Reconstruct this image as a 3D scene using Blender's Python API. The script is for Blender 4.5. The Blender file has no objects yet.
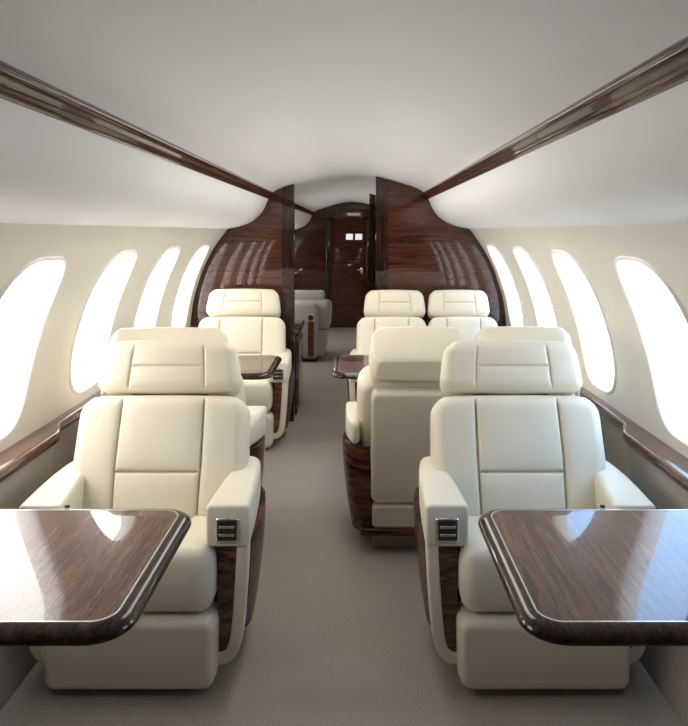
import bpy, bmesh, math, random
from mathutils import Vector, Matrix
random.seed(3)
C = bpy.context.scene.collection
PI = math.pi
R_, ZC = 1.25, 0.72                      # fuselage lining: radius and height of its centre

# ------------------------------------------------------------------ materials
def new_mat(name):
    m = bpy.data.materials.new(name); m.use_nodes = True
    nt = m.node_tree; b = nt.nodes['Principled BSDF']
    return m, nt, b

def plain(name, col, rough=0.5, metal=0.0, noise=None, bump=None, coat=0.0, spec=None):
    m, nt, b = new_mat(name)
    b.inputs['Base Color'].default_value = (*col, 1)
    b.inputs['Roughness'].default_value = rough
    b.inputs['Metallic'].default_value = metal
    b.inputs['Coat Weight'].default_value = coat
    if spec is not None: b.inputs['Specular IOR Level'].default_value = spec
    tc = nt.nodes.new('ShaderNodeTexCoord')
    if noise:
        n = nt.nodes.new('ShaderNodeTexNoise'); n.inputs['Scale'].default_value = noise[0]; n.inputs['Detail'].default_value = 6
        nt.links.new(tc.outputs['Object'], n.inputs['Vector'])
        r = nt.nodes.new('ShaderNodeValToRGB')
        k = noise[1]
        r.color_ramp.elements[0].position = 0.3; r.color_ramp.elements[1].position = 0.7
        r.color_ramp.elements[0].color = (*[c * (1 - k) for c in col], 1)
        r.color_ramp.elements[1].color = (*[min(1, c * (1 + k)) for c in col], 1)
        nt.links.new(n.outputs['Fac'], r.inputs['Fac']); nt.links.new(r.outputs['Color'], b.inputs['Base Color'])
    if bump:
        n2 = nt.nodes.new('ShaderNodeTexNoise'); n2.inputs['Scale'].default_value = bump[0]; n2.inputs['Detail'].default_value = 3
        nt.links.new(tc.outputs['Object'], n2.inputs['Vector'])
        bp = nt.nodes.new('ShaderNodeBump'); bp.inputs['Strength'].default_value = bump[1]; bp.inputs['Distance'].default_value = bump[2]
        nt.links.new(n2.outputs['Fac'], bp.inputs['Height']); nt.links.new(bp.outputs['Normal'], b.inputs['Normal'])
    return m

def wood(name, axis, dark, mid, light, fine=60.0, stretch=14.0, rough=0.25, coat=1.0, crough=0.02, rot=0.0):
    m, nt, b = new_mat(name)
    tc = nt.nodes.new('ShaderNodeTexCoord')
    mp = nt.nodes.new('ShaderNodeMapping')
    sc = [fine] * 3
    for a_ in axis: sc['xyz'.index(a_)] = fine / stretch
    mp.inputs['Scale'].default_value = sc
    mp.inputs['Rotation'].default_value = (0, 0, rot)
    nt.links.new(tc.outputs['Object'], mp.inputs['Vector'])
    n = nt.nodes.new('ShaderNodeTexNoise'); n.inputs['Scale'].default_value = 1.0; n.inputs['Detail'].default_value = 5
    n.inputs['Roughness'].default_value = 0.62; n.inputs['Distortion'].default_value = 0.9
    nt.links.new(mp.outputs['Vector'], n.inputs['Vector'])
    r = nt.nodes.new('ShaderNodeValToRGB')
    e = r.color_ramp.elements
    e[0].position = 0.36; e[0].color = (*dark, 1)
    e[1].position = 0.68; e[1].color = (*light, 1)
    x = e.new(0.5); x.color = (*mid, 1)
    nt.links.new(n.outputs['Fac'], r.inputs['Fac']); nt.links.new(r.outputs['Color'], b.inputs['Base Color'])
    b.inputs['Roughness'].default_value = rough
    b.inputs['Coat Weight'].default_value = coat
    b.inputs['Coat Roughness'].default_value = crough
    b.inputs['Coat IOR'].default_value = 1.5
    b.inputs['Specular IOR Level'].default_value = 0.08
    return m

D, M_, L_ = (0.010, 0.0045, 0.003), (0.050, 0.017, 0.010), (0.115, 0.042, 0.024)
WY = wood('rosewood grain lengthwise', 'y', (0.022, 0.010, 0.007), (0.10, 0.038, 0.025), (0.155, 0.062, 0.040), fine=85, stretch=26, coat=.74)
WS = wood('rosewood side veneer', 'xy', D, (0.08, 0.028, 0.016), (0.17, 0.062, 0.036), fine=55, stretch=9, coat=.12, crough=0.1)
WR = wood('rosewood rail', 'y', (0.014, 0.006, 0.004), (0.07, 0.026, 0.016), (0.13, 0.05, 0.03), fine=70, stretch=22, coat=.55)
WD = wood('dark rosewood edge', 'y', (0.006, 0.003, 0.002), (0.022, 0.009, 0.006), (0.055, 0.022, 0.014), fine=60, stretch=12, coat=.6)
WP = wood('dark panelling veneer', 'x', (0.018, 0.006, 0.004), (0.056, 0.017, 0.009), (0.10, 0.032, 0.017), fine=75, stretch=22)
WK = wood('near black veneer', 'z', (0.008, 0.003, 0.002), (0.022, 0.009, 0.006), (0.042, 0.017, 0.011), fine=60, stretch=12)
LEATHER = plain('cream leather', (0.72, 0.66, 0.53), 0.42, noise=(3.0, 0.02), bump=(420, 0.12, 0.0015))
LEATHER_SHADE = plain('shaded cream leather', (0.60, 0.55, 0.46), 0.5, noise=(3.0, 0.02), bump=(420, 0.12, 0.0015))  # same cream leather, shade on the seat backs painted into a darker base
WALL = plain('warm white lining', (0.75, 0.725, 0.65), 0.55, noise=(2.0, 0.01))
CEIL = plain('white headliner', (0.78, 0.79, 0.79), 0.6, noise=(2.0, 0.01))
LIP = plain('white window surround', (0.92, 0.92, 0.91), 0.35, noise=(4.0, 0.01))
CARPET = plain('taupe carpet', (0.345, 0.31, 0.268), 0.95, noise=(170, 0.22), bump=(260, 0.6, 0.004), spec=0.1)
DADO = plain('taupe fabric', (0.36, 0.325, 0.285), 0.9, noise=(90, 0.08), bump=(500, 0.3, 0.002), spec=0.1)
CHROME = plain('polished chrome', (0.75, 0.73, 0.70), 0.12, 1.0, noise=(30, 0.02))
INLAY = plain('satin metal inlay', (0.62, 0.60, 0.57), 0.3, 1.0, noise=(30, 0.02))
BLACK = plain('black plastic', (0.02, 0.019, 0.018), 0.35, noise=(30, 0.1))
LEATHER_DIM = plain('dimmed cream leather', (0.36, 0.335, 0.295), 0.5, noise=(3.0, 0.02), bump=(420, 0.12, 0.0015))  # cream leather darkened to paint in the dimness beyond the partition

WI = wood('rosewood arm infill', 'x', D, (0.09, 0.032, 0.018), (0.19, 0.07, 0.04), fine=70, stretch=5, crough=0.08, rot=.3)
def glass_mat():
    m = bpy.data.materials.new('window glass'); m.use_nodes = True
    nt = m.node_tree; nt.nodes.clear()
    o = nt.nodes.new('ShaderNodeOutputMaterial'); mix = nt.nodes.new('ShaderNodeMixShader')
    t = nt.nodes.new('ShaderNodeBsdfTransparent'); g = nt.nodes.new('ShaderNodeBsdfGlossy'); 
    g.inputs['Roughness'].default_value = 0.02; mix.inputs[0].default_value = 0.03
    nt.links.new(t.outputs[0], mix.inputs[1]); nt.links.new(g.outputs[0], mix.inputs[2])
    nt.links.new(mix.outputs[0], o.inputs['Surface'])
    return m
GLASS = glass_mat()
def emit(name, col, s):
    m, nt, b = new_mat(name)
    b.inputs['Base Color'].default_value = (*col, 1)
    b.inputs['Emission Color'].default_value = (*col, 1); b.inputs['Emission Strength'].default_value = s
    return m
SIGN = emit('lit white acrylic', (0.9, 0.9, 0.88), 0.8)

# ------------------------------------------------------------------ mesh helpers
def mk(name, V, F, mat, parent=None, sharp=38, smooth=True, weld=0.0):
    me = bpy.data.meshes.new(name)
    bm = bmesh.new()
    vs = [bm.verts.new(v) for v in V]
    for f in F:
        try: bm.faces.new([vs[i] for i in f])
        except ValueError: pass
    if weld: bmesh.ops.remove_doubles(bm, verts=bm.verts, dist=weld)
    bmesh.ops.recalc_face_normals(bm, faces=bm.faces)
    bm.normal_update()
    for f in bm.faces: f.smooth = smooth
    for e in bm.edges:
        if len(e.link_faces) == 2 and e.calc_face_angle(0) > math.radians(sharp): e.smooth = False
    bm.to_mesh(me); bm.free()
    me.materials.append(mat)
    o = bpy.data.objects.new(name, me); C.objects.link(o)
    if parent: o.parent = parent
    return o

class MB:
    def __init__(s): s.V = []; s.F = []
    def add(s, V, F):
        n = len(s.V); s.V += [tuple(v) for v in V]; s.F += [tuple(i + n for i in f) for f in F]
        return s
    def build(s, name, mat, parent=None, **k): return mk(name, s.V, s.F, mat, parent, **k)

def loft(secs, closed=True, caps=True):
    V = []; F = []; n = len(secs[0])
    for s in secs: V += s
    for i in range(len(secs) - 1):
        for j in range(n if closed else n - 1):
            k = (j + 1) % n
            F.append((i * n + j, i * n + k, (i + 1) * n + k, (i + 1) * n + j))
    if caps and closed:
        F.append(tuple(range(n))); F.append(tuple((len(secs) - 1) * n + j for j in range(n)))
    return V, F

def rrect(hx, hy, r, n=5, cx=0, cy=0):
    r = max(1e-4, min(r, hx - 1e-4, hy - 1e-4)); P = []
    for q, (sx, sy) in enumerate(((1, 1), (-1, 1), (-1, -1), (1, -1))):
        for i in range(n + 1):
            a = (q + i / n) * PI / 2
            P.append((cx + sx * (hx - r) + r * math.cos(a), cy + sy * (hy - r) + r * math.sin(a)))
    return P

def rbox(c, d, r, n=4):
    """box with every edge rounded; c centre, d full dims"""
    hx, hy, hz = d[0] / 2, d[1] / 2, d[2] / 2; r = min(r, hx * .98, hy * .98, hz * .98)
    secs = []
    for s in (-1, 1):
        for i in range(n + 1):
            a = (i / n if s < 0 else 1 - i / n) * PI / 2
            ins = r * (1 - math.sin(a)); z = s * (hz - r + r * math.cos(a))
            secs.append([(c[0] + x, c[1] + y, c[2] + z) for x, y in rrect(hx - ins, hy - ins, max(r - ins, 1e-3), n)])
    return loft(secs)

def box(x0, x1, y0, y1, z0, z1):
    V = [(x, y, z) for z in (z0, z1) for y in (y0, y1) for x in (x0, x1)]
    return V, [(0, 1, 3, 2), (4, 5, 7, 6), (0, 1, 5, 4), (2, 3, 7, 6), (0, 2, 6, 4), (1, 3, 7, 5)]

def sweep_xz(path, ha, hy, y, r=0.008, n=3):
    """rounded bar along a path in the xz plane"""
    secs = []
    for i, p in enumerate(path):
        a = Vector(path[max(i - 1, 0)]); b = Vector(path[min(i + 1, len(path) - 1)]); t = (b - a).normalized()
        nx, nz = -t.y, t.x
        secs.append([(p[0] + u * nx, y + v, p[1] + u * nz) for u, v in rrect(ha, hy, r, n)])
    return loft(secs)

def samples(a, b, n, seams=(), w=0.006, edge=0.05):
    S = set(a + (b - a) * i / n for i in range(n + 1))
    for e in (0.0, .03, .1, .2, .35, .55, .8, 1.0): S.add(a + e * edge); S.add(b - e * edge)
    for s in seams:
        for k in (-3, -2, -1.2, -.6, 0, .6, 1.2, 2, 3): S.add(s + k * w)
    S = sorted(x for x in S if a - 1e-9 <= x <= b + 1e-9)
    out = [S[0]]
    for x in S[1:]:
        if x - out[-1] > 0.0012: out.append(x)
    out[-1] = b
    return out

def pad(hx, hy, tf, tb, re=0.05, rc=0.06, vs=(), hs=(), gd=0.010, gw=0.006, taper=None, bulge=0.0, curve=0.0, crown=0.0, p=2.4, n=14, drop=0.0):
    """upholstered pad in the XY plane, depth +Z in front, -Z behind; vs/hs = stitched seams
       vs: (x, y0, y1)  hs: (y, x0, x1)"""
    xs = samples(-hx, hx, n, [s[0] for s in vs], gw, re); ys = samples(-hy, hy, n, [s[0] for s in hs], gw, re)
    def pos(x, y, side):
        ax, ay = abs(x) - (hx - rc), abs(y) - (hy - rc); X, Y = x, y
        if ax > 0 and ay > 0:
            m = max(ax, ay); h = math.hypot(ax, ay); k = m / h
            X = math.copysign(hx - rc + ax * k, x); Y = math.copysign(hy - rc + ay * k, y)
            e = rc - m
        else: e = min(hx - abs(x), hy - abs(y))
        q = min(1, max(0, e / re)); d = (1 - (1 - q) ** p) ** (1 / p)
        t = tf if side > 0 else tb
        z = t * d
        if side > 0:
            g = 0
            for sx, y0, y1 in vs:
                f = max(0, min(1, (y - y0) / 0.03, (y1 - y) / 0.03)); g = max(g, f * math.exp(-((x - sx) / gw) ** 2) + .35 * f * math.exp(-((x - sx) / (gw * 4)) ** 2))
            for sy, x0, x1 in hs:
                f = max(0, min(1, (x - x0) / 0.012, (x1 - x) / 0.012)); g = max(g, f * math.exp(-((y - sy) / gw) ** 2) + .35 * f * math.exp(-((y - sy) / (gw * 4)) ** 2))
            z -= gd * g * d
            z += bulge * max(0, 1 - (x / hx) ** 2) * max(0, 1 - (y / hy) ** 2)
        z = z if side > 0 else -z
        if side < 0: Y -= drop * d * (.35 + .65 * max(0, y / hy))
        if taper: X *= taper(y / hy)
        z += curve * (X / hx) ** 2
        Y += crown * (1 - (x / hx) ** 2) * (y / hy)
        return (X, Y, z)
    V = []; F = []; nx, ny = len(xs), len(ys)
    for side in (1, -1):
        b = len(V)
        for y in ys:
            for x in xs: V.append(pos(x, y, side))
        for j in range(ny - 1):
            for i in range(nx - 1):
                q = (b + j * nx + i, b + j * nx + i + 1, b + (j + 1) * nx + i + 1, b + (j + 1) * nx + i)
                F.append(q if side > 0 else q[::-1])
    return V, F

def xf(VF, M):
    return [tuple(M @ Vector(v)) for v in VF[0]], VF[1]

def frontM(y, z, tilt, x=0):
    """pad XY plane -> upright plane facing -Y, leaning back by tilt; pad origin at (x,y,z)"""
    c, s = math.cos(tilt), math.sin(tilt)
    return Matrix(((1, 0, 0, x), (0, s, -c, y), (0, c, s, z), (0, 0, 0, 1)))
def rearM(y, z, tilt, x=0):
    c, s = math.cos(tilt), math.sin(tilt)
    return Matrix(((-1, 0, 0, x), (0, s, c, y), (0, c, -s, z), (0, 0, 0, 1)))
def flatM(x, y, z): return Matrix.Translation((x, y, z))

def empty(name, loc, rz=0):
    o = bpy.data.objects.new(name, None); C.objects.link(o); o.location = loc; o.rotation_euler = (0, 0, rz); o.empty_display_size = .1
    return o
def tag(o, label, cat, group=None):
    o['label'] = label; o['category'] = cat
    if group: o['group'] = group
    return o
def struct(o): o['kind'] = 'structure'; return o
def copy_tree(o, parent=None):
    c = o.copy(); C.objects.link(c)
    if parent: c.parent = parent
    for ch in list(o.children): copy_tree(ch, c)
    return c

# ------------------------------------------------------------------ cabin shell
Y0, YB, YB2, YE = -2.2, 5.46, 5.51, 10.85
PROFILE = [(.955, 1.526), (.905, 1.534), (.85, 1.548), (.80, 1.566), (.755, 1.590), (.715, 1.622), (.685, 1.656), (.662, 1.695), (.645, 1.735),
           (.628, 1.770), (.612, 1.795), (.590, 1.820), (.555, 1.842), (.50, 1.864), (.42, 1.888), (.33, 1.916), (.22, 1.945), (.11, 1.966), (0, 1.974)]
def ceil_z(x):
    x = abs(x)
    for (a, za), (b, zb) in zip(PROFILE, PROFILE[1:]):
        if b <= x <= a: return za + (zb - za) * (a - x) / (a - b)
    return PROFILE[0][1]
prof = [(-x, z) for x, z in PROFILE] + [(x, z) for x, z in reversed(PROFILE[:-1])]
ys = [Y0 + i * 0.4 for i in range(int((YE - Y0) / .4) + 1)] + [YE]
V, F = loft([[(x, y, z) for x, z in prof] for y in ys], closed=False)
struct(mk('ceiling', V, F, CEIL, sharp=60))

V, F = loft([[(-1.10, y, 0), (1.10, y, 0)] for y in (Y0, YE)], closed=False)
struct(mk('floor', V, F, CARPET))

def wp(side, y, s, out=0.0):
    t = s / R_
    return (side * (R_ + out) * math.cos(t), y, ZC + (R_ + out) * math.sin(t))
S0, S1 = -0.09, R_ * math.asin((1.526 - ZC) / R_)
PITCH, HW, HH, SC = 0.86, 0.240, 0.360, 0.372
NW = 64
def wshape(k, hw, hh, ex=3.4):
    a = 2 * PI * (k + .5) / NW
    c, s = math.cos(a), math.sin(a)
    return (math.copysign(abs(c) ** (2 / ex), c) * hw, math.copysign(abs(s) ** (2 / ex), s) * hh)
def wall(side, centers, name):
    mb = MB(); edges = []
    def plain_seg(a, b):
        n = max(1, int((b - a) / .3)); m = 14
        mb.add(*loft([[wp(side, a + (b - a) * i / n, S0 + (S1 - S0) * j / m) for j in range(m + 1)] for i in range(n + 1)], closed=False))
    y = Y0
    for c in centers:
        if c - PITCH / 2 - y > 1e-4: plain_seg(y, c - PITCH / 2)
        rings = []
        for f in (0, .12, .3, .5, .7, .85, .94, 1):
            loop = []
            for k in range(NW):
                dy, ds = wshape(k, HW, HH)
                # project onto the bay rectangle
                lo, hi = S0 - SC, S1 - SC
                t = min(PITCH / 2 / max(abs(dy), 1e-6), (hi / ds if ds > 0 else lo / ds))
                oy, os = dy * t, ds * t
                g = 1 - f
                loop.append(wp(side, c + dy + (oy - dy) * g, SC + ds + (os - ds) * g))
            rings.append(loop)
        mb.add(*loft(rings, caps=False))
        # corner fill
        for sy in (-1, 1):
            for top in (0, 1):
                corner = wp(side, c + sy * PITCH / 2, S1 if top else S0)
                best = sorted(range(NW), key=lambda k: (Vector(rings[0][k]) - Vector(corner)).length)[:2]
                mb.add([corner, rings[0][best[0]], rings[0][best[1]]], [(0, 1, 2)])
        y = c + PITCH / 2
    if YE - y > 1e-4: plain_seg(y, YE)
    return struct(mb.build(name, WALL, sharp=70))
CY = [2.49 + PITCH * i for i in range(-1, 4)]        # cabin windows
CY2 = [2.49 + PITCH * i for i in range(6, 9)]        # beyond the partition
wall(-1, CY + CY2, 'wall_left'); wall(1, CY, 'wall_right')
nwin = 0
def portal(side, c):
    l = bpy.data.lights.new('window daylight', 'AREA'); l.shape = 'RECTANGLE'; l.size = HW * 2.1; l.size_y = HH * 2.1
    l.cycles.is_portal = True
    o = bpy.data.objects.new('window daylight', l); C.objects.link(o)
    p = Vector(wp(side, c, SC, .10)); t = SC / R_
    n = Vector((-side * math.cos(t), 0, -math.sin(t)))
    o.location = p; o.rotation_euler = n.to_track_quat('-Z', 'Y').to_euler()
    up = Vector((-side * -math.sin(t) * -1, 0, math.cos(t)))
    z = -n; yv = Vector((-side * math.sin(t), 0, math.cos(t))); xv = yv.cross(z)
    o.matrix_world = Matrix((( xv.x, yv.x, z.x, p.x), (xv.y, yv.y, z.y, p.y), (xv.z, yv.z, z.z, p.z), (0, 0, 0, 1)))
def window(side, c):
    global nwin; nwin += 1
    rings = []
    for ins, out in ((-.004, .003), (-.001, -.006), (.004, -.010), (.010, -.009), (.016, -.002), (.020, .010), (.024, .035), (.028, .066)):
        rings.append([wp(side, c + dy, SC + ds, out) for dy, ds in (wshape(k, HW - ins, HH - ins) for k in range(NW))])
    V, F = loft(rings, caps=False)
    w = struct(mk('window_%d' % nwin, V, F, LIP, sharp=75))
    loop = [wp(side, c + dy, SC + ds, .058) for dy, ds in (wshape(k, HW - .0268, HH - .0268) for k in range(NW))]
    V = loop + [wp(side, c, SC, .058)] 
    m = 8; rows = []
    for i in range(m + 1):
        f = i / m
        rows.append([wp(side, c + dy * f, SC + ds * f, .058) for dy, ds in (wshape(k, HW - .0268, HH - .0268) for k in range(NW))])
    V, F = loft(rows[1:], caps=False)
    V.append(wp(side, c, SC, .058)); F += [(len(V) - 1, k, (k + 1) % NW) for k in range(NW)]
    mk('pane', V, F, GLASS, w)
    portal(side, c)
for c in CY + CY2: window(-1, c)
for c in CY: window(1, c)

# lower side panels and the wooden ledges above them, both stepping out beside the front tables
def sstep(y, a, b):
    t = min(1, max(0, (y - a) / (b - a))); return t * t * (3 - 2 * t)
def nose(y): return 1.130 + 0.055 * sstep(y, 2.76, 2.92)
LY = [Y0, -1, 0, 1, 2, 2.5, 2.7] + [2.76 + .02 * i for i in range(9)] + [3.0, 3.5, 4, 4.5, 5, YB - .002]
tn = 0
for side, nm in ((-1, 'left'), (1, 'right')):
    secs = []
    for y in LY:
        n = nose(y)
        P = [(1.246, .675), (1.246, .690), (n + .03, .696), (n + .012, .697), (n + .003, .693), (n, .684), (n + .002, .665), (n + .012, .650), (n + .03, .646), (1.24, .646)]
        secs.append([(side * x, y, z) for x, z in P])
    o = struct(mk('trim_%s' % nm, *loft(secs), WY, sharp=50))
    secs = []
    for y in LY:
        n = nose(y) + .028
        P = [(n + .004, .645), (n, .60), (n - .005, .45), (n - .03, .25), (n - .075, .10), (n - .10, .03), (n - .105, 0)]
        secs.append([(side * x, y, z) for x, z in P])
    struct(mk('wall_lower_%s' % nm, *loft(secs, closed=False), DADO, sharp=60))
    # behind the partition
    V, F = loft([[(side * 1.22, y, .62), (side * 1.15, y, 0)] for y in (YB2, YE)], closed=False)
    struct(mk('wall_lower_aft_%s' % nm, V, F, DADO))
    # polished two-lobed ceiling rail
    rail = [(.650, 1.763), (.640, 1.760), (.630, 1.761), (.621, 1.766), (.616, 1.773), (.614, 1.778), (.610, 1.782), (.600, 1.785), (.591, 1.791), (.586, 1.799), (.586, 1.807), (.592, 1.815), (.604, 1.822), (.66, 1.80)]
    for k, (a, b) in enumerate(((Y0, YB - .002), (YB2 + .002, YE - .002))):
        tn += 1
        struct(mk('trim_%d' % tn, *loft([[(side * x, y, z) for x, z in rail] for y in (a, (a + b) / 2, b)]), WR, sharp=50))

# end walls
def section_poly(gap=0.0015, x_from=None, x_to=None):
    """outline of the cabin cross-section, right half, from the ceiling edge down to the floor"""
    P = []
    for x, z in reversed(PROFILE): P.append((x, z - gap))
    a0 = math.asin((1.526 - ZC) / R_)
    for i in range(1, 13):
        a = a0 - a0 * i / 12
        P.append(((R_ - gap) * math.cos(a), ZC + (R_ - gap) * math.sin(a)))
    P += [(1.20, .60), (1.10, .2), (1.05, 0.0)]
    return P
half = section_poly()
full = [(-x, z) for x, z in reversed(half)] + half[1:]
def slab(poly, y0, y1):
    secs = [[(x, y, z) for x, z in poly] for y in (y0, y1)]
    return loft(secs)
wide = section_poly(-.03); wide = [(-x, z) for x, z in reversed(wide)] + wide[1:]
struct(mk('wall_front', *slab(wide, YE - .001, YE + .03), WP, sharp=30))
struct(mk('wall_rear', *slab(wide, Y0 - .03, Y0 + .001), WP, sharp=30))

# ------------------------------------------------------------------ partitions
def clip_half(xmin):
    P = [(xmin, 0.0), (xmin, ceil_z(xmin) - .004)] + [(x, z) for x, z in half if x > xmin + .004]
    return P
def partition(side, xa, y0, y1, band, label, loc_x):
    root = tag(empty('partition', (side * loc_x, (y0 + y1) / 2, 0)), label, 'partition')
    off = -side * loc_x; oy = -(y0 + y1) / 2
    def put(name, poly, a, b, mat, z=0):
        V, F = slab([(side * x, z_) for x, z_ in poly], a, b)
        return mk(name, [(v[0] + off, v[1] + oy, v[2]) for v in V], F, mat, root, sharp=30)
    put('panel', clip_half(xa + band), y0 + .004, y1 - .004, WP)
    P = [(xa, 0.0), (xa, ceil_z(xa) - .004)] + [(x, z) for x, z in half if xa + .004 < x < xa + band - .004] + [(xa + band, ceil_z(xa + band) - .004), (xa + band, 0)]
    put('edge_post', P, y0, y1, WK)
    return root
partition(-1, .43, YB, YB2, .095, 'tall dark wood partition behind the single seat and table on the left', .8)
partition(1, .217, YB, YB2, .095, 'tall dark wood partition behind the pair of seats on the right', .7)
partition(1, .215, 7.95, 8.0, .08, 'narrow sliver of dark partition further aft, showing beside the door', .7)

# ------------------------------------------------------------------ door in the far wall
dz = 1.74
door = struct(empty('door_1', (-.06, YE - .001, 0)))
def arch(hw, z, n=14, drop=.06):
    return [(-hw, 0)] + [(-hw + 2 * hw * i / n, z - drop * ((2 * i / n - 1) ** 2)) for i in range(n + 1)] + [(hw, 0)]
V, F = slab(arch(.275, dz), -.030, -.002); mk('door_panel', V, F, WP, door, sharp=30)
for zz in (.30, .85, 1.22):
    mk('door_moulding', *rbox((0, -.034, zz), (.42, .012, .30 if zz < 1 else .06), .005), WP, door) if zz < 1 else None
fr = MB()
for s in (-1, 1): fr.add(*rbox((s * .315, -.03, .84), (.075, .056, 1.68), .01))
fr.build('door_frame', WK, door)
h = mk('door_handle', *rbox((.205, -.05, .90), (.035, .03, .10), .01), CHROME, door)
mk('handle_lever', *rbox((.19, -.075, .91), (.10, .018, .020), .008), CHROME, h)
for x, w_ in ((-.042, 'left'), (.102, 'right')):
    s_ = empty('sign', (x, YE - .034, 1.36))
    tag(s_, 'small square white lit sign, %s of two on the dark far door' % w_, 'sign', 'lit signs on the far door')
    mk('sign_face', *rbox((0, -.010, .065), (.108, .010, .092), .004), SIGN, s_)
    mk('sign_housing', *rbox((0, -.001, .065), (.114, .010, .098), .004), BLACK, s_)

# ------------------------------------------------------------------ seats
def seat(name, label, group, loc, rz, hw, hb, arms=(-1, 1), ext=.105, hoff=0.0, hh_=None):
    """origin at the floor under the front edge of the cushion; faces -Y"""
    r = tag(empty(name, (loc[0], loc[1], 0), rz), label, 'seat', group)
    tilt = math.radians(18)
    # pedestal and shell base
    mk('pedestal', *rbox((0, .280, .045), ((hw - .055) * 2, .30, .09), .012), DADO, r)
    mk('shell_base', *rbox((0, .30, .108), ((hw + .005) * 2, .42, .036), .014), WS, r)
    # leg rest in front, cushion above it
    mk('leg_rest', *xf(pad(hw + .004, .117, .055, .10, re=.030, rc=.040, taper=lambda v: 1 - .010 * (1 - v), bulge=.006, p=2.8), frontM(.010, .134, math.radians(-2))), LEATHER, r)
    sx = hw * .50
    cu = pad(hw - .006, .245, .105, .105, re=.052, rc=.050, vs=((-sx, -.16, .5), (sx, -.16, .5)), gd=.008, bulge=.008, p=3.0)
    mk('seat_cushion', *xf(cu, flatM(0, .210, .362)), LEATHER, r)
    # backrest
    bs = hb * .485
    zz = .225
    bk = pad(hb, zz, .058, .125, re=.050, rc=.075, vs=((-bs, -zz, zz - .004), (bs, -zz, zz - .004)), hs=((-.048, -bs, bs),), gd=.017, gw=.0042, bulge=.012, p=2.2,
             taper=lambda v: 1 - .022 * max(0, v) - .03 * max(0, -v), crown=.006)
    bc = Vector((0, .355, .645))
    mk('backrest', *xf(bk, frontM(bc.y, bc.z, tilt)), LEATHER, r)
    # headrest
    hh_ = hh_ or hw + .007
    q = hh_ * .52
    hd = pad(hh_, .098, .050, .135, drop=.085, re=.048, rc=.050, vs=((-q, -.085, .085), (q, -.085, .085)), hs=((.000, -q, q),), gd=.008, gw=.0038, bulge=.008, p=2.2,
             taper=lambda v: 1 - .085 * (v + 1) / 2 - (.03 if v > 0 else 0) * max(0, v) ** 2, crown=.008)
    t2 = math.radians(16)
    mk('headrest', *xf(hd, frontM(.478, .965 if ext > .1 else .957, t2, hoff)), LEATHER, r)
    mk('headrest_mount', *rbox((hoff, .49, .872), (hw * 1.1, .07, .06), .015), BLACK, r)
    # rear shell, in two leather panels
    mk('back_panel', *xf(pad(hw - (.024 if ext > .1 else .046), .272, .028, .12, re=.022, rc=.040, p=2.2), rearM(.540, .515, math.radians(9.5))), LEATHER_SHADE, r)
    mk('back_kick_panel', *xf(pad(hw - (.028 if ext > .1 else .050), .062, .028, .10, re=.018, rc=.022, p=2.2), rearM(.484, .186, math.radians(9.5))), LEATHER_SHADE, r)
    o = hw + ext
    for s in arms:
        # padded armrest
        secs = []
        def sec(y, xi, xo, zb, zt, rr): 
            return [(s * x, y, z) for x, z in rrect((xo - xi) / 2, (zt - zb) / 2, rr, 4, (xi + xo) / 2, (zt + zb) / 2)]
        xi = hw - .040
        A = ((.018, xi + .010, o - .010, .468, .588, .012), (.020, xi + .004, o - .004, .462, .594, .014), (.026, xi + .001, o - .001, .459, .597, .016), (.04, xi, o, .458, .599, .017), (.15, xi + .010, o, .468, .608, .020),
             (.27, xi + .024, o - .003, .482, .617, .024), (.36, xi + .036, o - .010, .492, .622, .028), (.43, xi + .042, o - .020, .500, .624, .030), (.475, xi + .05, o - .034, .508, .612, .030), (.488, xi + .06, o - .045, .525, .595, .022))
        for a in A: secs.append(sec(*a))
        arm = mk('armrest', *loft(secs), LEATHER, r, sharp=50)
        # leather border that runs down the front of the side and hooks under
        path = [(o - .024, .50), (o - .025, .44), (o - .030, .34), (o - .038, .23), (o - .045, .16), (o - .050, .135), (o - .056, .115), (o - .064, .101), (o - .075, .091), (o - .087, .0855), (o - .10, .083), (o - .115, .083)]
        mk('arm_border', *sweep_xz([(s * x, z) for x, z in path], .020, .030, .055, .010), LEATHER, r)
        # wood infill beside the border
        P = [(xi + .036, .096), (o - .066, .096), (o - .055, .15), (o - .043, .25), (o - .040, .46), (xi + .036, .46)]
        mk('wood_infill', *slab([(s * x, z) for x, z in P], .036, .085), WI, r, sharp=30)
        cx = s * ((xi + .036 + o - .036) / 2)
        cp = mk('control_panel', *rbox((cx, .019, .516), (min(.080, o - xi - .034), .020, .086), .010), CHROME, r)
        mk('display', *rbox((cx, .0085, .518), (min(.064, o - xi - .050), .006, .066), .006), BLACK, cp)
        for k in range(2): mk('switch', *rbox((cx, .0055, .530 - k * .026), (min(.052, o - xi - .062), .005, .009), .003), CHROME, cp)
        # wooden side shell, wrapping round the rear corner
        plan = [(o - .004, .090), (o + .006, .15), (o + .014, .24), (o + .014, .32), (o + .002, .40), (o - .024, .46), (o - .062, .500), (hw - .03, .512)]
        nz = 9; grid = []
        for off in (0, .018):
            rows = []
            for j in range(nz + 1):
                f = j / nz
                row = []
                for i, (x, y) in enumerate(plan):
                    zt = .450 + .055 * min(1, y / .42); z = .092 + (zt - .092) * f
                    g = (1 - f) ** 1.7
                    X = x - .042 * g; Yy = y + (.10 * g if i == 0 else 0.06 * g if i == 1 else 0) - (.02 * g if y > .43 else 0)
                    d = Vector((-(1 if y < .39 else .6), 0 if y < .39 else -.8)); 
                    X += d.x * off; Yy += d.y * off
                    row.append((s * X, Yy, z))
                rows.append(row)
            grid.append(rows)
        loops = []
        for i in range(len(plan)):
            loops.append([grid[0][j][i] for j in range(nz + 1)] + [grid[1][j][i] for j in range(nz, -1, -1)])
        mk('side_shell', *loft(loops), WS, r, sharp=45)
    return r

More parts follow.
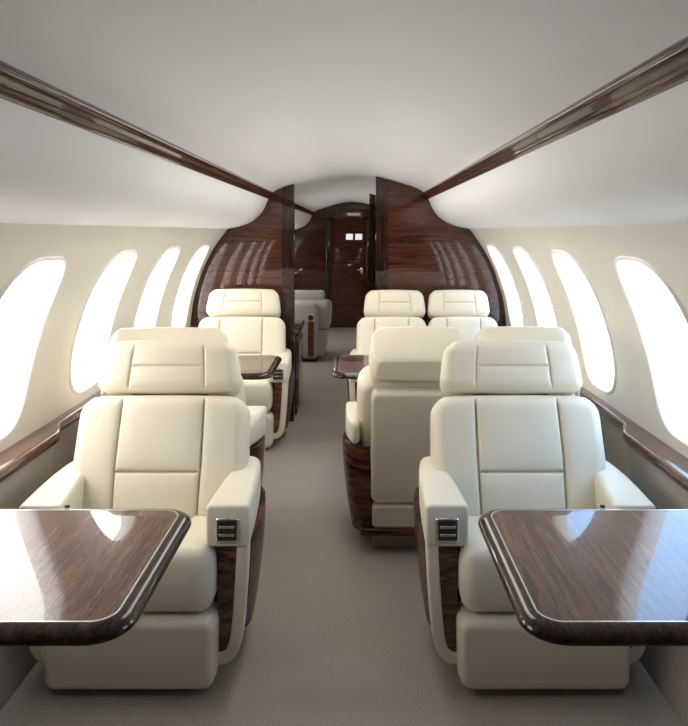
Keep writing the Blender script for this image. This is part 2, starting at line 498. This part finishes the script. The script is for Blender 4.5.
SG = 'single seats with two armrests'; PG = 'seats in the side by side pairs'
s1 = seat('cabin_seat', 'large cream leather seat facing us behind the front left table', SG, (-.675, 2.26), 0, .278, .328)
def seat_copy(label, loc, rz):
    c = copy_tree(s1); c.location = (loc[0], loc[1], 0); c.rotation_euler = (0, 0, rz); c['label'] = label; return c
seat_copy('large cream leather seat facing us behind the front right table', (.672, 2.26), 0)
seat_copy('cream seat turned away, its headrest top just above the front left seat', (-.785, 3.61), PI)
seat_copy('cream leather seat facing us against the left partition, behind a small table', (-.79, 4.75), 0)
XA, XW = .326, .857
seat('cabin_seat', 'cream seat seen from behind, back panel darkened with painted shade, on the right of the aisle', PG, (XA, 3.70), PI, .243, .264, (1,), .076, -.026, .238)
seat('cabin_seat', 'cream seat turned away beside the right windows, mostly hidden by the front right seat', PG, (XW, 3.70), PI, .243, .264, (), .076, .022, .238)
seat('cabin_seat', 'cream seat facing us, aisle one of the pair against the right partition', PG, (XA, 4.75), 0, .243, .264, (-1,), .076, .026, .238)
seat('cabin_seat', 'cream seat facing us, window one of the pair against the right partition', PG, (XW, 4.75), 0, .243, .264, (), .076, -.022, .238)

# ------------------------------------------------------------------ tables
def table(label, side, xa, xw, y0, y1, group='fold-out cabin tables', z=.72):
    """xa = distance of the aisle edge from the centreline, xw = wall edge"""
    cx = side * (xa + xw) / 2; cy = (y0 + y1) / 2
    r = tag(empty('side_table', (cx, cy, 0)), label, 'table', group)
    hx, hy = (xw - xa) / 2, (y1 - y0) / 2
    def outline(ins, rad=.085, n=8):
        P = []; e = -side                    # aisle end direction
        rr = rad - ins
        P.append((-e * hx, -(hy - ins)))
        for i in range(n + 1):
            a = -PI / 2 + PI / 2 * i / n
            P.append((e * (hx - rad + rr * math.cos(a)), -(hy - rad) + rr * math.sin(a)))
        for i in range(n + 1):
            a = PI / 2 * i / n
            P.append((e * (hx - rad + rr * math.cos(a)), (hy - rad) + rr * math.sin(a)))
        P.append((-e * hx, hy - ins))
        return P
    def ring(L): return loft([[(x, y, zz) for x, y in outline(i_)] for i_, zz in L])
    mk('table_top', *ring(((.0385, z - .026), (.0385, z))), WY, r, sharp=30)
    V, F = loft([[(x, y, zz) for x, y in outline(i_)] for i_, zz in ((.0385, z - .01), (.0385, z + .0006), (.0345, z + .0006), (.0345, z - .01))], caps=False)
    mk('inlay', V, F, INLAY, r, sharp=30)
    mk('rim', *ring(((.0345, z - .02), (.0345, z), (.028, z - .0005), (.016, z - .004), (.006, z - .010), (.001, z - .017), (0, z - .022), (.001, z - .027), (.006, z - .031), (.02, z - .033))), WD, r, sharp=50)
    xs = side * ((xw + 1.12) / 2 - (xa + xw) / 2)
    mk('support_arm', *rbox((side * (hx - .16), 0, z - .053), (.40, .10, .040), .01), BLACK, r)
    mk('bracket', *rbox((side * (hx + .012), 0, z - .10), (.05, .14, .12), .01), BLACK, r)
    lx = side * (.76 - abs(cx))
    mk('latch', *rbox((lx, hy - .012, z + .001), (.014, .010, .008), .003), BLACK, r)
    return r
table('large glossy rosewood table in the left foreground', -1, .392, 1.110, 1.345, 1.972)
table('large glossy rosewood table in the right foreground', 1, .395, 1.110, 1.345, 1.972)
table('small looking rosewood table before the far left seat', -1, .405, 1.165, 3.78, 4.41)
table('rosewood table jutting into the aisle before the far right pair of seats', 1, -.075, 1.165, 3.80, 4.41)

# ------------------------------------------------------------------ behind the left partition
cab = tag(empty('credenza', (-.77, 5.93, 0)), 'low dark wood credenza just behind the left partition', 'cabinet')
mk('body', *rbox((0, 0, .32), (.70, .62, .64), .02), WK, cab)
mk('top', *rbox((.005, 0, .68), (.73, .66, .045), .02), WY, cab)
mk('cabinet_door', *rbox((.352, 0, .33), (.012, .52, .52), .005), WP, cab)

dv = tag(empty('lounge_chair', (-.72, 7.92, 0)), 'sideways lounge chair in dimmed cream leather beyond the left partition, end arm inlaid with wood', 'chair')
def rb(name, c, d, r_, mat, par=dv): return mk(name, *rbox(c, d, r_), mat, par)
rb('plinth', (0, .42, .03), (.66, .70, .06), .015, WK)
secs = []
for y, i_ in ((0, .03), (.008, .012), (.03, 0), (.16, 0), (.18, .015)):
    secs.append([(x, y, z) for x, z in rrect(.355 - i_, .318 - i_, .07 - i_, 5, -.015, .362)])
mk('end_arm', *loft(secs), LEATHER_DIM, dv, sharp=50)
mk('wood_infill', *rbox((.262, -.004, .27), (.068, .02, .40), .006), WI, dv)
cp = mk('control_panel', *rbox((.262, -.006, .515), (.068, .024, .080), .008), CHROME, dv)
mk('display', *rbox((.262, -.020, .52), (.050, .008, .045), .003), BLACK, cp)
secs = []
for z, xo in ((.06, .40), (.10, .42), (.36, .452)):
    secs.append([(x, y, z) for x, y in rrect((xo + .33) / 2, .35, .05, 5, (xo - .33) / 2, .45)])
mk('seat_skirt', *loft(secs), LEATHER_DIM, dv, sharp=50)
secs = []
for z, xo, i_ in ((.365, .455, .012), (.38, .468, 0), (.58, .480, 0), (.625, .472, .004), (.652, .45, .03), (.66, .42, .05)):
    secs.append([(x, y, z) for x, y in rrect((xo + .33) / 2, .35 - i_, .06, 5, (xo - .33) / 2, .45)])
mk('seat_cushion', *loft(secs), LEATHER_DIM, dv, sharp=50)
rb('far_arm', (.02, .72, .69), (.74, .15, .16), .04, LEATHER_DIM)

# ------------------------------------------------------------------ daylight and added fill lights
w = bpy.data.worlds.new('sky'); bpy.context.scene.world = w; w.use_nodes = True
nt = w.node_tree; bg = nt.nodes['Background']
tc = nt.nodes.new('ShaderNodeTexCoord'); sp = nt.nodes.new('ShaderNodeSeparateXYZ')
nt.links.new(tc.outputs['Generated'], sp.inputs[0])
def ramp01(out, a, b):
    m = nt.nodes.new('ShaderNodeMapRange'); m.interpolation_type = 'SMOOTHSTEP'
    m.inputs['From Min'].default_value = a; m.inputs['From Max'].default_value = b
    nt.links.new(out, m.inputs['Value']); return m.outputs[0]
def mixc(f, a, b):
    m = nt.nodes.new('ShaderNodeMix'); m.data_type = 'RGBA'
    nt.links.new(f, m.inputs['Factor'])
    for v, k in ((a, 6), (b, 7)):
        if isinstance(v, tuple): m.inputs[k].default_value = v
        else: nt.links.new(v, m.inputs[k])
    return m.outputs[2]
side = ramp01(sp.outputs['X'], -.25, .25); up = ramp01(sp.outputs['Z'], .10, .28)
right = mixc(up, (8.0, 7.9, 7.6, 1), (3.4, 5.6, 9.0, 1))       # pale haze below, clear blue higher up
sky = mixc(side, (11.5, 11.1, 10.5, 1), right)                    # brighter haze towards the sun
nt.links.new(sky, bg.inputs['Color'])
bg.inputs['Strength'].default_value = 1.0

def fill_light(name, loc, sx, sy, power, col=(1, .95, .87), rot=(0, 0, 0)):
    l = bpy.data.lights.new(name, 'AREA'); l.shape = 'RECTANGLE'; l.size = sx; l.size_y = sy; l.energy = power; l.color = col
    o = bpy.data.objects.new(name, l); C.objects.link(o); o.location = loc; o.rotation_euler = rot; return o

for sd in (-1, 1):
    for a_, b_, e_ in ((1.6, 5.4, 9), (5.6, 10.8, 45)):
        fill_light('upwash fill', (sd * .93, (a_ + b_) / 2, 1.546), .03, b_ - a_, e_, rot=(0, math.radians(180 - sd * 40), 0))  # upwash along the ceiling edge, added for brightness; no fixture seen there
fill_light('overhead fill', (0, 3.85, 1.955), .36, 2.9, 24)  # unseen overhead light, added to brighten the cabin and floor
# ------------------------------------------------------------------ camera and view
cam = bpy.data.cameras.new('camera'); co = bpy.data.objects.new('camera', cam); C.objects.link(co)
co.location = (.06, 0, 1.5); co.rotation_euler = (PI / 2, 0, 0)
cam.sensor_fit = 'HORIZONTAL'; cam.sensor_width = 36; cam.lens = 36 * 690 / 688
cam.shift_x = -12 / 688; cam.shift_y = -131 / 688; cam.clip_start = .02
sc = bpy.context.scene; sc.camera = co
sc.view_settings.view_transform = 'Standard'; sc.view_settings.look = 'None'; sc.view_settings.gamma = 1; sc.view_settings.use_curve_mapping = False
sc.view_settings.exposure = -0.45
sc.cycles.use_denoising = True
sc.cycles.max_bounces = 14; sc.cycles.diffuse_bounces = 8; sc.cycles.glossy_bounces = 5; sc.cycles.transparent_max_bounces = 12
sc.cycles.sample_clamp_indirect = 8
